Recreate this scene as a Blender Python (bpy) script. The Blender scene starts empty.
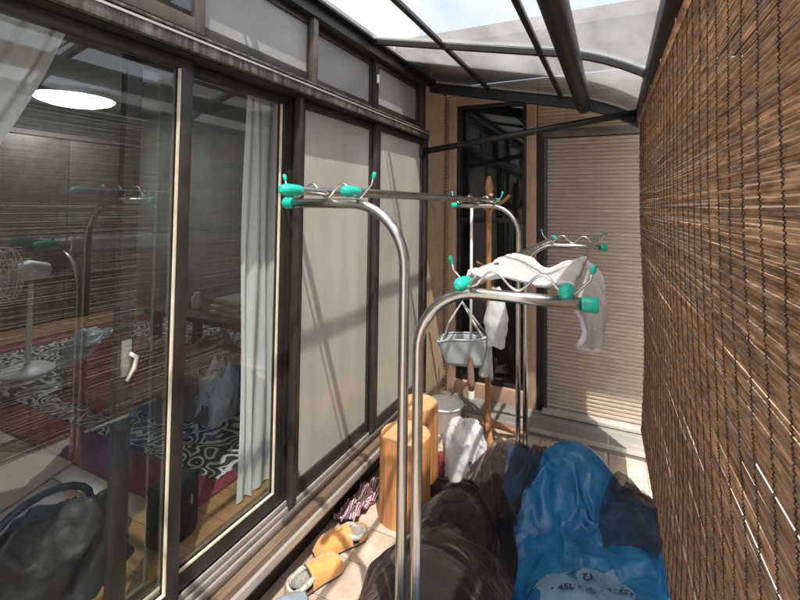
import bpy, bmesh, math, random
from mathutils import Vector, Matrix, noise
R = math.radians
random.seed(7)
scene = bpy.context.scene
COL = scene.collection

# ------------------------------------------------------------------ camera
cam_d = bpy.data.cameras.new('camera'); cam = bpy.data.objects.new('camera', cam_d); COL.objects.link(cam)
cam_d.sensor_width = 36.0; cam_d.lens = 440.0/800*36; cam_d.clip_end = 2000; cam_d.clip_start = 0.02
cam_d.shift_y = -(300-190)/800.0
YAW, PITCH, ROLL = 25.9, 2.0, 0.75
cam.matrix_world = (Matrix.Translation((0, 0, 1.5)) @ Matrix.Rotation(R(YAW), 4, 'Z') @ Matrix.Rotation(R(90+PITCH), 4, 'X') @ Matrix.Rotation(R(ROLL), 4, 'Z'))
scene.camera = cam

# ------------------------------------------------------------------ light
SUN = Vector((0.32, -0.41, 1.0)).normalized()
world = bpy.data.worlds.new('World'); scene.world = world; world.use_nodes = True
wn = world.node_tree; bg = wn.nodes['Background']
sky = wn.nodes.new('ShaderNodeTexSky'); sky.sky_type = 'NISHITA'; sky.sun_disc = False
sky.sun_elevation = math.asin(SUN.z); sky.sun_rotation = math.atan2(SUN.x, SUN.y)
sky.air_density = 1.2; sky.dust_density = 5.0
wn.links.new(sky.outputs['Color'], bg.inputs['Color']); bg.inputs['Strength'].default_value = 0.15
sd = bpy.data.lights.new('sun', 'SUN'); sd.energy = 4.0; sd.angle = R(0.55); sd.color = (1.0, 0.94, 0.85)
sun = bpy.data.objects.new('sun', sd); COL.objects.link(sun)
sun.rotation_euler = (-SUN).to_track_quat('-Z', 'Y').to_euler()
vs = scene.view_settings
vs.view_transform = 'Standard'; vs.look = 'None'; vs.gamma = 1.0; vs.use_curve_mapping = False; vs.exposure = 1.28
scene.cycles.max_bounces = 8; scene.cycles.transparent_max_bounces = 20
scene.cycles.transmission_bounces = 6; scene.cycles.diffuse_bounces = 5

# ------------------------------------------------------------------ materials
def nd(nt, kind, **kw):
    n = nt.nodes.new('ShaderNode'+kind)
    for k, v in kw.items():
        if hasattr(n, k) and not k.startswith('i_'): setattr(n, k, v)
        else: n.inputs[k[2:].replace('_', ' ') if k.startswith('i_') else k].default_value = v
    return n

def pmat(name, c1, c2=None, scale=6.0, rough=0.6, bump=0.0, metal=0.0, stretch=(1, 1, 1), detail=6.0, bscale=None,
         rvar=0.0, vary=0.0, trans=0.0, spec=0.5, coords='Object', contrast=(0.3, 0.7), sheen=0.0, alpha=1.0):
    m = bpy.data.materials.new(name); m.use_nodes = True
    nt = m.node_tree; b = nt.nodes['Principled BSDF']; out = nt.nodes['Material Output']; L = nt.links.new
    c2 = c2 or c1
    tc = nd(nt, 'TexCoord'); mp = nd(nt, 'Mapping'); mp.inputs['Scale'].default_value = stretch
    L(tc.outputs[coords], mp.inputs['Vector'])
    oi = nd(nt, 'ObjectInfo')
    ad = nd(nt, 'VectorMath', operation='ADD'); sc_ = nd(nt, 'VectorMath', operation='SCALE'); sc_.inputs['Scale'].default_value = 37.0
    cb = nd(nt, 'CombineXYZ'); L(oi.outputs['Random'], cb.inputs[0]); L(oi.outputs['Random'], cb.inputs[1]); L(oi.outputs['Random'], cb.inputs[2])
    L(cb.outputs[0], sc_.inputs[0]); L(mp.outputs[0], ad.inputs[0]); L(sc_.outputs[0], ad.inputs[1])
    nz = nd(nt, 'TexNoise'); nz.inputs['Scale'].default_value = scale; nz.inputs['Detail'].default_value = detail; nz.inputs['Roughness'].default_value = 0.62
    L(ad.outputs[0], nz.inputs['Vector'])
    rp = nd(nt, 'ValToRGB'); rp.color_ramp.elements[0].position = contrast[0]; rp.color_ramp.elements[1].position = contrast[1]
    rp.color_ramp.elements[0].color = (*c1, 1); rp.color_ramp.elements[1].color = (*c2, 1)
    L(nz.outputs['Fac'], rp.inputs[0]); colout = rp.outputs[0]
    if vary > 0:
        hs = nd(nt, 'HueSaturation'); mr = nd(nt, 'MapRange'); mr.inputs['To Min'].default_value = 1-vary; mr.inputs['To Max'].default_value = 1+vary
        L(oi.outputs['Random'], mr.inputs['Value']); L(mr.outputs[0], hs.inputs['Value']); L(colout, hs.inputs['Color']); colout = hs.outputs[0]
    L(colout, b.inputs['Base Color'])
    b.inputs['Roughness'].default_value = rough; b.inputs['Metallic'].default_value = metal
    b.inputs['Specular IOR Level'].default_value = spec
    if sheen: b.inputs['Sheen Weight'].default_value = sheen
    if rvar:
        mr2 = nd(nt, 'MapRange'); mr2.inputs['To Min'].default_value = max(0.02, rough-rvar); mr2.inputs['To Max'].default_value = min(1, rough+rvar)
        L(nz.outputs['Fac'], mr2.inputs['Value']); L(mr2.outputs[0], b.inputs['Roughness'])
    if bump:
        n2 = nd(nt, 'TexNoise'); n2.inputs['Scale'].default_value = bscale or scale*4; n2.inputs['Detail'].default_value = 4
        L(ad.outputs[0], n2.inputs['Vector'])
        bp = nd(nt, 'Bump'); bp.inputs['Strength'].default_value = bump; bp.inputs['Distance'].default_value = 0.01
        L(n2.outputs['Fac'], bp.inputs['Height']); L(bp.outputs[0], b.inputs['Normal'])
    if trans > 0:
        tr = nd(nt, 'BsdfTranslucent'); L(colout, tr.inputs['Color'])
        mx = nd(nt, 'MixShader'); mx.inputs[0].default_value = trans
        L(b.outputs[0], mx.inputs[1]); L(tr.outputs[0], mx.inputs[2]); L(mx.outputs[0], out.inputs['Surface'])
    if alpha < 1: b.inputs['Alpha'].default_value = alpha
    return m

def thin_fresnel(nt, ior):
    """Fresnel that is the same from both sides of a thin sheet"""
    L = nt.links.new; g = nd(nt, 'NewGeometry'); ma = nd(nt, 'Math', operation='MULTIPLY_ADD'); ma.inputs[1].default_value = -2.0; ma.inputs[2].default_value = 1.0
    L(g.outputs['Backfacing'], ma.inputs[0]); pw = nd(nt, 'Math', operation='POWER'); pw.inputs[0].default_value = ior; L(ma.outputs[0], pw.inputs[1])
    fr = nd(nt, 'Fresnel'); L(pw.outputs[0], fr.inputs['IOR']); return fr

def glass_mat(name, tint=(0.86, 0.9, 0.88), ior=1.6, dirt=0.05, dirtcol=(0.5, 0.5, 0.47), rough=0.0):
    """thin pane: clear transmission, Fresnel reflection and a film of dusty streaks"""
    m = bpy.data.materials.new(name); m.use_nodes = True
    nt = m.node_tree; nt.nodes.remove(nt.nodes['Principled BSDF']); out = nt.nodes['Material Output']; L = nt.links.new
    tr = nd(nt, 'BsdfTransparent'); tr.inputs[0].default_value = (*tint, 1)
    gl = nd(nt, 'BsdfGlossy'); gl.inputs['Roughness'].default_value = rough
    fr = thin_fresnel(nt, ior)
    mx = nd(nt, 'MixShader'); L(fr.outputs[0], mx.inputs[0]); L(tr.outputs[0], mx.inputs[1]); L(gl.outputs[0], mx.inputs[2])
    df = nd(nt, 'BsdfDiffuse'); df.inputs[0].default_value = (*dirtcol, 1)
    tc = nd(nt, 'TexCoord'); mp = nd(nt, 'Mapping'); mp.inputs['Rotation'].default_value = (R(35), 0, 0); mp.inputs['Scale'].default_value = (1, 7, 1.1)
    L(tc.outputs['Object'], mp.inputs[0])
    nz = nd(nt, 'TexNoise'); nz.inputs['Scale'].default_value = 2.2; nz.inputs['Detail'].default_value = 8; L(mp.outputs[0], nz.inputs['Vector'])
    mr = nd(nt, 'MapRange'); mr.inputs['From Min'].default_value = 0.4; mr.inputs['From Max'].default_value = 0.8; mr.inputs['To Min'].default_value = dirt*0.35; mr.inputs['To Max'].default_value = dirt*2.2
    L(nz.outputs['Fac'], mr.inputs['Value'])
    m2 = nd(nt, 'MixShader'); L(mr.outputs[0], m2.inputs[0]); L(mx.outputs[0], m2.inputs[1]); L(df.outputs[0], m2.inputs[2])
    L(m2.outputs[0], out.inputs['Surface'])
    return m

def sheet_mat(name, tint, clear, diff, diffcol, rough=0.15, scale=2.0):
    """translucent sheet (polycarbonate): part clear, part scattering, some gloss"""
    m = bpy.data.materials.new(name); m.use_nodes = True
    nt = m.node_tree; nt.nodes.remove(nt.nodes['Principled BSDF']); out = nt.nodes['Material Output']; L = nt.links.new
    tr = nd(nt, 'BsdfTransparent'); tr.inputs[0].default_value = (*tint, 1)
    tl = nd(nt, 'BsdfTranslucent'); tl.inputs[0].default_value = (*diffcol, 1)
    df = nd(nt, 'BsdfDiffuse'); df.inputs[0].default_value = (*diffcol, 1)
    gl = nd(nt, 'BsdfGlossy'); gl.inputs['Roughness'].default_value = rough
    tc = nd(nt, 'TexCoord'); mp = nd(nt, 'Mapping'); mp.inputs['Scale'].default_value = (3.0, 1.0, 1.0); L(tc.outputs['Object'], mp.inputs[0])
    nz = nd(nt, 'TexNoise'); nz.inputs['Scale'].default_value = scale; nz.inputs['Detail'].default_value = 9; nz.inputs['Roughness'].default_value = 0.65; L(mp.outputs[0], nz.inputs['Vector'])
    mr = nd(nt, 'MapRange'); mr.inputs['From Min'].default_value = 0.3; mr.inputs['From Max'].default_value = 0.75; mr.inputs['To Min'].default_value = (1-clear)*.6; mr.inputs['To Max'].default_value = (1-clear)*1.5
    L(nz.outputs['Fac'], mr.inputs['Value'])
    ms = nd(nt, 'MixShader'); ms.inputs[0].default_value = diff; L(tl.outputs[0], ms.inputs[1]); L(df.outputs[0], ms.inputs[2])
    m1 = nd(nt, 'MixShader'); L(mr.outputs[0], m1.inputs[0]); L(tr.outputs[0], m1.inputs[1]); L(ms.outputs[0], m1.inputs[2])
    fr = thin_fresnel(nt, 1.45)
    m2 = nd(nt, 'MixShader'); L(fr.outputs[0], m2.inputs[0]); L(m1.outputs[0], m2.inputs[1]); L(gl.outputs[0], m2.inputs[2])
    L(m2.outputs[0], out.inputs['Surface'])
    return m

def net_mat(name, col, cover=0.72, scale=2400.0):
    """woven shade net: dark threads with pinholes"""
    m = bpy.data.materials.new(name); m.use_nodes = True
    nt = m.node_tree; b = nt.nodes['Principled BSDF']; out = nt.nodes['Material Output']; L = nt.links.new
    b.inputs['Base Color'].default_value = (*col, 1); b.inputs['Roughness'].default_value = 0.85; b.inputs['Specular IOR Level'].default_value = 0.2; b.inputs['Sheen Weight'].default_value = 0.35; b.inputs['Sheen Tint'].default_value = (0.6, 0.45, 0.38, 1)
    tc = nd(nt, 'TexCoord')
    nz = nd(nt, 'TexNoise'); nz.inputs['Scale'].default_value = 7.0; nz.inputs['Detail'].default_value = 5; L(tc.outputs['Object'], nz.inputs['Vector'])
    w1 = nd(nt, 'TexWave', bands_direction='X'); w1.inputs['Scale'].default_value = scale/6.28; w1.inputs['Distortion'].default_value = 2.0; L(tc.outputs['UV'], w1.inputs['Vector'])
    w2 = nd(nt, 'TexWave', bands_direction='Y'); w2.inputs['Scale'].default_value = scale/6.28; w2.inputs['Distortion'].default_value = 2.0; L(tc.outputs['UV'], w2.inputs['Vector'])
    mm = nd(nt, 'Math', operation='MAXIMUM'); L(w1.outputs['Fac'], mm.inputs[0]); L(w2.outputs['Fac'], mm.inputs[1])
    ma = nd(nt, 'Math', operation='MULTIPLY_ADD'); L(nz.outputs['Fac'], ma.inputs[0]); ma.inputs[1].default_value = 0.7; L(mm.outputs[0], ma.inputs[2])
    mr = nd(nt, 'MapRange'); mr.inputs['From Min'].default_value = 1.35-cover; mr.inputs['From Max'].default_value = 1.75-cover
    L(ma.outputs[0], mr.inputs['Value'])
    n3 = nd(nt, 'TexNoise'); n3.inputs['Scale'].default_value = 16; n3.inputs['Detail'].default_value = 5; n3.inputs['Distortion'].default_value = 1.6; L(tc.outputs['Object'], n3.inputs['Vector'])
    bp = nd(nt, 'Bump'); bp.inputs['Strength'].default_value = 0.4; bp.inputs['Distance'].default_value = 0.03; L(n3.outputs['Fac'], bp.inputs['Height']); L(bp.outputs[0], b.inputs['Normal'])
    tr = nd(nt, 'BsdfTransparent')
    mx = nd(nt, 'MixShader'); L(mr.outputs[0], mx.inputs[0]); L(tr.outputs[0], mx.inputs[1]); L(b.outputs[0], mx.inputs[2]); L(mx.outputs[0], out.inputs['Surface'])
    return m

M = {}
M['bronze'] = pmat('bronze_aluminium', (0.030, 0.026, 0.023), (0.058, 0.050, 0.044), 9, 0.38, 0.05, 0.35, rvar=0.12)
M['bronze_worn'] = pmat('weathered_bronze', (0.045, 0.038, 0.033), (0.22, 0.20, 0.18), 16, 0.6, 0.25, 0.1, stretch=(1, 2.2, 0.35), contrast=(0.42, 0.78))
M['bronze_mid'] = pmat('brown_aluminium', (0.085, 0.066, 0.052), (0.13, 0.105, 0.085), 12, 0.4, 0.06, 0.3)
M['rail'] = pmat('track_rail_metal', (0.42, 0.39, 0.36), (0.62, 0.59, 0.55), 14, 0.35, 0.08, 0.55, stretch=(1, 0.3, 1))
M['strip'] = pmat('pale_weatherstrip', (0.45, 0.40, 0.29), (0.62, 0.56, 0.44), 20, 0.6)
M['sillwood'] = pmat('sill_wood', (0.085, 0.055, 0.038), (0.19, 0.13, 0.09), 14, 0.55, 0.2, stretch=(3, 0.2, 3))
M['black'] = pmat('roof_frame_black', (0.008, 0.008, 0.009), (0.022, 0.021, 0.021), 12, 0.42, 0.05, 0.2)
M['glass'] = glass_mat('window_glass', tint=(0.93, 0.95, 0.94), ior=1.65, dirt=0.010)
M['dark_glass'] = glass_mat('dark_window_glass', tint=(0.45, 0.48, 0.5), ior=1.6, dirt=0.02)
M['frost'] = pmat('frosted_glass', (0.40, 0.39, 0.345), (0.53, 0.515, 0.46), 2.0, 0.28, 0.02, stretch=(1, 3.0, 0.7), trans=0.25, spec=0.6)
M['frost_grey'] = pmat('frosted_transom_glass', (0.26, 0.265, 0.255), (0.36, 0.36, 0.345), 2.2, 0.25, 0.02, trans=0.25, spec=0.6)
M['poly'] = sheet_mat('polycarbonate', (0.92, 0.93, 0.94), 0.70, 0.25, (0.56, 0.57, 0.59), scale=1.6)
M['tile'] = pmat('beige_tile', (0.31, 0.245, 0.19), (0.46, 0.38, 0.305), 9, 0.6, 0.12, vary=0.10, rvar=0.15)
M['grout'] = pmat('grout', (0.20, 0.17, 0.14), (0.32, 0.28, 0.23), 30, 0.9, 0.3)
M['concrete'] = pmat('concrete', (0.24, 0.225, 0.20), (0.38, 0.36, 0.33), 5, 0.85, 0.3, bscale=60)
M['step'] = pmat('grey_step', (0.13, 0.125, 0.11), (0.22, 0.21, 0.19), 6, 0.6, 0.15, stretch=(0.4, 3, 3))
M['siding'] = pmat('beige_siding', (0.31, 0.225, 0.145), (0.42, 0.315, 0.21), 10, 0.7, 0.15)
M['shutter'] = pmat('taupe_shutter', (0.27, 0.215, 0.165), (0.335, 0.275, 0.215), 8, 0.55, 0.06, vary=0.04)
M['tanframe'] = pmat('tan_window_frame', (0.33, 0.205, 0.145), (0.41, 0.27, 0.195), 10, 0.5, 0.06)
M['cream'] = pmat('cream_render', (0.55, 0.49, 0.40), (0.66, 0.60, 0.51), 3, 0.85, 0.2)
M['soffit'] = pmat('brown_soffit', (0.022, 0.014, 0.012), (0.04, 0.027, 0.023), 5, 0.6)
M['steel'] = pmat('stainless_tube', (0.42, 0.41, 0.39), (0.60, 0.59, 0.57), 14, 0.26, 0.0, 1.0, stretch=(1, 1, 0.3), rvar=0.07)
M['wire'] = pmat('bright_wire', (0.62, 0.61, 0.59), None, 20, 0.28, 0, 1.0)
M['green'] = pmat('turquoise_plastic', (0.010, 0.42, 0.31), (0.02, 0.52, 0.39), 8, 0.32, 0.02, trans=0.12)
M['reed'] = pmat('brown_reed', (0.24, 0.145, 0.085), (0.74, 0.54, 0.37), 3.2, 0.36, 0.25, stretch=(6, 4.5, 6), vary=0.20, trans=0.36, contrast=(0.33, 0.70), bscale=5)
M['cord'] = pmat('dark_cord', (0.030, 0.022, 0.018), (0.07, 0.055, 0.045), 60, 0.9)
M['towel'] = pmat('white_terry', (0.74, 0.72, 0.71), (0.84, 0.82, 0.81), 6, 0.95, 0.9, bscale=260, trans=0.40, spec=0.1, sheen=0.3)
M['towelhem'] = pmat('towel_hem', (0.58, 0.56, 0.60), (0.68, 0.66, 0.70), 30, 0.9, 0.3, trans=0.15, spec=0.1)
M['wood'] = pmat('stained_log', (0.22, 0.078, 0.022), (0.53, 0.255, 0.10), 6, 0.45, 0.25, stretch=(5, 5, 0.35), contrast=(0.28, 0.62))
def ring_mat():
    m = pmat('log_end_grain', (0.50, 0.24, 0.10), (0.70, 0.42, 0.22), 8, 0.6, 0.1); nt = m.node_tree; L = nt.links.new; b = nt.nodes['Principled BSDF']
    tc = nd(nt, 'TexCoord'); w = nd(nt, 'TexWave', wave_type='RINGS', rings_direction='Z'); w.inputs['Scale'].default_value = 22; w.inputs['Distortion'].default_value = 3.5; w.inputs['Detail'].default_value = 3; w.inputs['Detail Scale'].default_value = 1.2
    L(tc.outputs['Object'], w.inputs['Vector']); old = b.inputs['Base Color'].links[0].from_socket
    mx = nd(nt, 'Mix', data_type='RGBA', blend_type='MULTIPLY'); mx.inputs[0].default_value = 0.18; L(old, mx.inputs[6]); L(w.outputs['Color'], mx.inputs[7]); L(mx.outputs[2], b.inputs['Base Color'])
    return m
M['woodtop'] = ring_mat()
M['rackwood'] = pmat('coat_rack_wood', (0.17, 0.075, 0.03), (0.36, 0.18, 0.08), 10, 0.4, 0.05, stretch=(4, 4, 0.5))
M['pale_wood'] = pmat('pale_wood', (0.45, 0.30, 0.16), (0.55, 0.40, 0.24), 10, 0.5)
M['plastic_grey'] = pmat('blue_grey_plastic', (0.34, 0.38, 0.40), (0.42, 0.46, 0.48), 5, 0.4, trans=0.15)
M['white_plastic'] = pmat('white_plastic', (0.62, 0.62, 0.61), (0.70, 0.70, 0.68), 5, 0.4)
M['bag'] = pmat('white_plastic_film', (0.66, 0.67, 0.68), (0.76, 0.77, 0.78), 5, 0.3, trans=0.4)
M['net'] = net_mat('black_shade_net', (0.0105, 0.0078, 0.0075), 0.95)
M['net2'] = net_mat('brown_shade_net', (0.017, 0.012, 0.011), 0.56)
M['tarp'] = pmat('blue_plastic_sack', (0.008, 0.10, 0.29), (0.04, 0.27, 0.54), 6, 0.25, 0.9, trans=0.18, bscale=11)
M['tarp_pale'] = pmat('pale_blue_sack_face', (0.20, 0.42, 0.62), (0.36, 0.56, 0.72), 4, 0.35, 0.15, trans=0.2, bscale=25)
M['ink'] = pmat('dark_blue_ink', (0.006, 0.025, 0.12), None, 5, 0.45)
M['slipper'] = pmat('tan_suede', (0.50, 0.235, 0.065), (0.62, 0.32, 0.11), 9, 0.9, 0.5, bscale=140, spec=0.1, sheen=0.4)
M['fleece'] = pmat('white_fleece', (0.42, 0.39, 0.35), (0.60, 0.57, 0.52), 40, 0.95, 1.0, bscale=170, spec=0.1)
M['lining'] = pmat('grey_fleece', (0.20, 0.185, 0.165), (0.34, 0.32, 0.29), 30, 0.95, 1.0, bscale=170, spec=0.1)
M['sole'] = pmat('dark_sole', (0.10, 0.06, 0.04), None, 9, 0.8)
M['greyblue'] = pmat('blue_grey_foam', (0.17, 0.21, 0.26), (0.25, 0.29, 0.34), 8, 0.7, 0.15)
M['dark'] = pmat('dark_cloth', (0.012, 0.012, 0.014), (0.03, 0.03, 0.034), 8, 0.65, 0.3)
M['darkleather'] = pmat('black_leatherette', (0.010, 0.011, 0.013), (0.024, 0.025, 0.028), 12, 0.6, 0.3)
M['red'] = pmat('red_cloth', (0.16, 0.02, 0.02), (0.30, 0.055, 0.045), 6, 0.85, 0.3)
M['maroon'] = pmat('maroon_carpet', (0.12, 0.018, 0.030), (0.19, 0.035, 0.05), 12, 0.95, 0.4)
M['floorwood'] = pmat('room_floor_wood', (0.23, 0.125, 0.055), (0.34, 0.20, 0.10), 6, 0.32, 0.05, stretch=(0.35, 4, 1))
M['card'] = pmat('cardboard', (0.44, 0.30, 0.17), (0.52, 0.37, 0.22), 8, 0.8)
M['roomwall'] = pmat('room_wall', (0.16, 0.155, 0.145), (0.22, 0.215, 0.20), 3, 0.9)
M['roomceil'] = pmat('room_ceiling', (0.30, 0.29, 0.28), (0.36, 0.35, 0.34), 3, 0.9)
M['curtain'] = pmat('sheer_curtain', (0.82, 0.83, 0.84), (0.87, 0.88, 0.89), 30, 0.9, 0.2, trans=0.15, spec=0.1)
M['quilt'] = pmat('brown_quilt', (0.13, 0.08, 0.055), (0.24, 0.16, 0.11), 5, 0.9, 0.3)
M['paper'] = pmat('pale_paper', (0.48, 0.50, 0.44), (0.60, 0.61, 0.55), 8, 0.8)
M['greenbox'] = pmat('pale_green_box', (0.33, 0.40, 0.32), None, 8, 0.7)

def stripes_mat(name, a, b_, scale, direction='X'):
    m = bpy.data.materials.new(name); m.use_nodes = True; nt = m.node_tree; b = nt.nodes['Principled BSDF']; L = nt.links.new
    tc = nd(nt, 'TexCoord'); w = nd(nt, 'TexWave', bands_direction=direction); w.inputs['Scale'].default_value = scale; w.inputs['Distortion'].default_value = 0.6
    L(tc.outputs['UV'], w.inputs['Vector']); rp = nd(nt, 'ValToRGB'); rp.color_ramp.elements[0].position = 0.45; rp.color_ramp.elements[1].position = 0.6
    rp.color_ramp.elements[0].color = (*a, 1); rp.color_ramp.elements[1].color = (*b_, 1); L(w.outputs['Fac'], rp.inputs[0]); L(rp.outputs[0], b.inputs['Base Color']); b.inputs['Roughness'].default_value = 0.9
    return m
M['stripe'] = stripes_mat('striped_cloth', (0.16, 0.03, 0.06), (0.50, 0.42, 0.40), 6)

def rug_mat():
    """woven scroll pattern in off-white on charcoal, with bands along the edge"""
    m = bpy.data.materials.new('scroll_rug'); m.use_nodes = True; nt = m.node_tree; b = nt.nodes['Principled BSDF']; L = nt.links.new
    tc = nd(nt, 'TexCoord')
    nz = nd(nt, 'TexNoise'); nz.inputs['Scale'].default_value = 5.0; nz.inputs['Detail'].default_value = 1; L(tc.outputs['Object'], nz.inputs['Vector'])
    mxv = nd(nt, 'Mix', data_type='VECTOR'); mxv.inputs[0].default_value = 0.22
    L(tc.outputs['Object'], mxv.inputs[4]); L(nz.outputs['Color'], mxv.inputs[5])
    vo = nd(nt, 'TexVoronoi', feature='F1'); vo.inputs['Scale'].default_value = 9.0; L(mxv.outputs[1], vo.inputs['Vector'])
    sn = nd(nt, 'Math', operation='MULTIPLY'); L(vo.outputs['Distance'], sn.inputs[0]); sn.inputs[1].default_value = 26.0
    s2 = nd(nt, 'Math', operation='SINE'); L(sn.outputs[0], s2.inputs[0])
    rp = nd(nt, 'ValToRGB'); rp.color_ramp.elements[0].position = 0.35; rp.color_ramp.elements[1].position = 0.5
    rp.color_ramp.elements[0].color = (0.030, 0.030, 0.034, 1); rp.color_ramp.elements[1].color = (0.50, 0.49, 0.46, 1)
    L(s2.outputs[0], rp.inputs[0]); L(rp.outputs[0], b.inputs['Base Color']); b.inputs['Roughness'].default_value = 0.95
    return m
M['rug'] = rug_mat()
def emis(name, col, s):
    m = bpy.data.materials.new(name); m.use_nodes = True; b = m.node_tree.nodes['Principled BSDF']
    b.inputs['Base Color'].default_value = (0.8, 0.8, 0.8, 1); b.inputs['Emission Color'].default_value = (*col, 1); b.inputs['Emission Strength'].default_value = s
    return m
M['lamp'] = emis('lamp_diffuser', (0.88, 0.95, 1.0), 9.0)

# ------------------------------------------------------------------ mesh helpers
class MB:
    def __init__(s): s.v = []; s.f = []; s.uv = {}
    def box(s, x0, x1, y0, y1, z0, z1):
        n = len(s.v); s.v += [(x0,y0,z0),(x1,y0,z0),(x1,y1,z0),(x0,y1,z0),(x0,y0,z1),(x1,y0,z1),(x1,y1,z1),(x0,y1,z1)]
        s.f += [tuple(n+i for i in q) for q in ((0,3,2,1),(4,5,6,7),(0,1,5,4),(1,2,6,5),(2,3,7,6),(3,0,4,7))]; return s
    def prism_y(s, prof, y0, y1):
        n = len(s.v); k = len(prof)
        s.v += [(x, y0, z) for x, z in prof]+[(x, y1, z) for x, z in prof]
        for i in range(k): j = (i+1) % k; s.f.append((n+i, n+j, n+k+j, n+k+i))
        s.f.append(tuple(n+i for i in reversed(range(k)))); s.f.append(tuple(n+k+i for i in range(k))); return s
    def tube(s, pts, r, n=12, caps=True):
        pts = [Vector(p) for p in pts]; rr = r if isinstance(r, (list, tuple)) else [r]*len(pts)
        up = None; base = len(s.v)
        for i, p in enumerate(pts):
            t = (pts[min(i+1, len(pts)-1)]-pts[max(i-1, 0)]).normalized()
            if up is None: up = Vector((0, 0, 1)) if abs(t.z) < 0.9 else Vector((1, 0, 0))
            a = (up-t*up.dot(t)).normalized(); b = t.cross(a); up = a
            for k in range(n):
                th = 2*math.pi*k/n; q = p+(a*math.cos(th)+b*math.sin(th))*rr[i]; s.v.append(tuple(q))
        for i in range(len(pts)-1):
            for k in range(n):
                k2 = (k+1) % n; s.f.append((base+i*n+k, base+i*n+k2, base+(i+1)*n+k2, base+(i+1)*n+k))
        if caps:
            s.f.append(tuple(base+k for k in reversed(range(n)))); e = base+(len(pts)-1)*n; s.f.append(tuple(e+k for k in range(n)))
        return s
    def lathe(s, prof, c=(0, 0, 0), n=24, capb=True, capt=True, wob=None):
        base = len(s.v)
        for r, z in prof:
            for k in range(n):
                th = 2*math.pi*k/n; q = r*(wob(th, z) if wob else 1); s.v.append((c[0]+q*math.cos(th), c[1]+q*math.sin(th), c[2]+z))
        for i in range(len(prof)-1):
            for k in range(n):
                k2 = (k+1) % n; s.f.append((base+i*n+k, base+i*n+k2, base+(i+1)*n+k2, base+(i+1)*n+k))
        if capb: s.f.append(tuple(base+k for k in reversed(range(n))))
        if capt: e = base+(len(prof)-1)*n; s.f.append(tuple(e+k for k in range(n)))
        return s
    def grid(s, nu, nv, fn, closed_u=False):
        base = len(s.v)
        for j in range(nv+1):
            for i in range(nu+(0 if closed_u else 1)):
                s.v.append(tuple(fn(i/nu, j/nv))); s.uv[len(s.v)-1] = (i/nu, j/nv)
        w = nu+(0 if closed_u else 1)
        for j in range(nv):
            for i in range(nu):
                i2 = (i+1) % w; s.f.append((base+j*w+i, base+j*w+i2, base+(j+1)*w+i2, base+(j+1)*w+i))
        return s
    def mesh(s, name, mat, smooth=False, bevel=0):
        me = bpy.data.meshes.new(name); me.from_pydata(s.v, [], s.f)
        bm = bmesh.new(); bm.from_mesh(me)
        if bevel: bmesh.ops.bevel(bm, geom=list(bm.edges), offset=bevel, segments=2, affect='EDGES', profile=0.6)
        bmesh.ops.recalc_face_normals(bm, faces=bm.faces); bm.to_mesh(me); bm.free()
        if s.uv and not bevel:
            ul = me.uv_layers.new()
            for lp in me.loops: ul.data[lp.index].uv = s.uv.get(lp.vertex_index, (0, 0))
        me.materials.append(M[mat] if isinstance(mat, str) else mat)
        if smooth:
            me.polygons.foreach_set('use_smooth', [True]*len(me.polygons))
            if smooth != 'all': me.set_sharp_from_angle(angle=R(40))
        return me
    def build(s, name, mat, parent=None, smooth=False, bevel=0):
        return link(name, s.mesh(name, mat, smooth, bevel), parent)
def link(name, me, parent=None):
    o = bpy.data.objects.new(name, me); COL.objects.link(o)
    if parent is not None: o.parent = parent
    return o
def tag(o, label=None, cat=None, group=None, kind=None):
    if label: o['label'] = label
    if cat: o['category'] = cat
    if group: o['group'] = group
    if kind: o['kind'] = kind
    return o
def thing(name, label, cat, loc=(0, 0, 0), rz=0, group=None):
    o = bpy.data.objects.new(name, None); COL.objects.link(o); o.location = loc; o.rotation_euler = (0, 0, rz); o.empty_display_size = 0.1
    return tag(o, label, cat, group)
def struct(o): o['kind'] = 'structure'; return o
def bx(name, mat, p, x0, x1, y0, y1, z0, z1, bevel=0.0):
    return MB().box(x0, x1, y0, y1, z0, z1).build(name, mat, p, smooth=bevel > 0, bevel=bevel)
def solidify(o, t): md = o.modifiers.new('thickness', 'SOLIDIFY'); md.thickness = t; md.offset = 0; return o
def fb(x, y, z=0, oct_=4): return noise.fractal(Vector((x, y, z)), 1.0, 2.0, oct_)

# ------------------------------------------------------------------ ground and floors
struct(MB().grid(8, 8, lambda u, v: (-400+800*u, -400+800*v, -0.012)).build('ground', 'concrete'))
fl = struct(bx('tiled_floor', 'grout', None, -1.22, 0.32, -1.2, 3.36, -0.008, -0.003))
T = 0.197
tile_me = [MB().box(0.0035, T-0.0035, 0.0035, T-0.0035, -0.006, 0.001+0.0006*k).mesh('tile', 'tile', True, 0.0018) for k in range(3)]
x = -1.215
ti = 0
while x < 0.30:
    y = -0.2
    while y < 3.15:
        t = link('tile', tile_me[ti % 3], fl); t.location = (x, y+0.062, 0); t.rotation_euler = (random.uniform(-.002, .002), random.uniform(-.002, .002), 0); ti += 1
        y += T
    x += T
# low grey step along the far wall
st = thing('threshold_step', 'long low grey step along the foot of the beige end wall', 'step', (-0.35, 3.17, 0))
st_o = MB().box(-0.85, 0.95, -0.14, 0.14, 0.0025, 0.055).build('slab', 'step', st, True, 0.006)
MB().box(-0.85, 0.95, -0.148, -0.1405, 0.03, 0.057).build('nosing', 'rail', st, True, 0.002)

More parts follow.
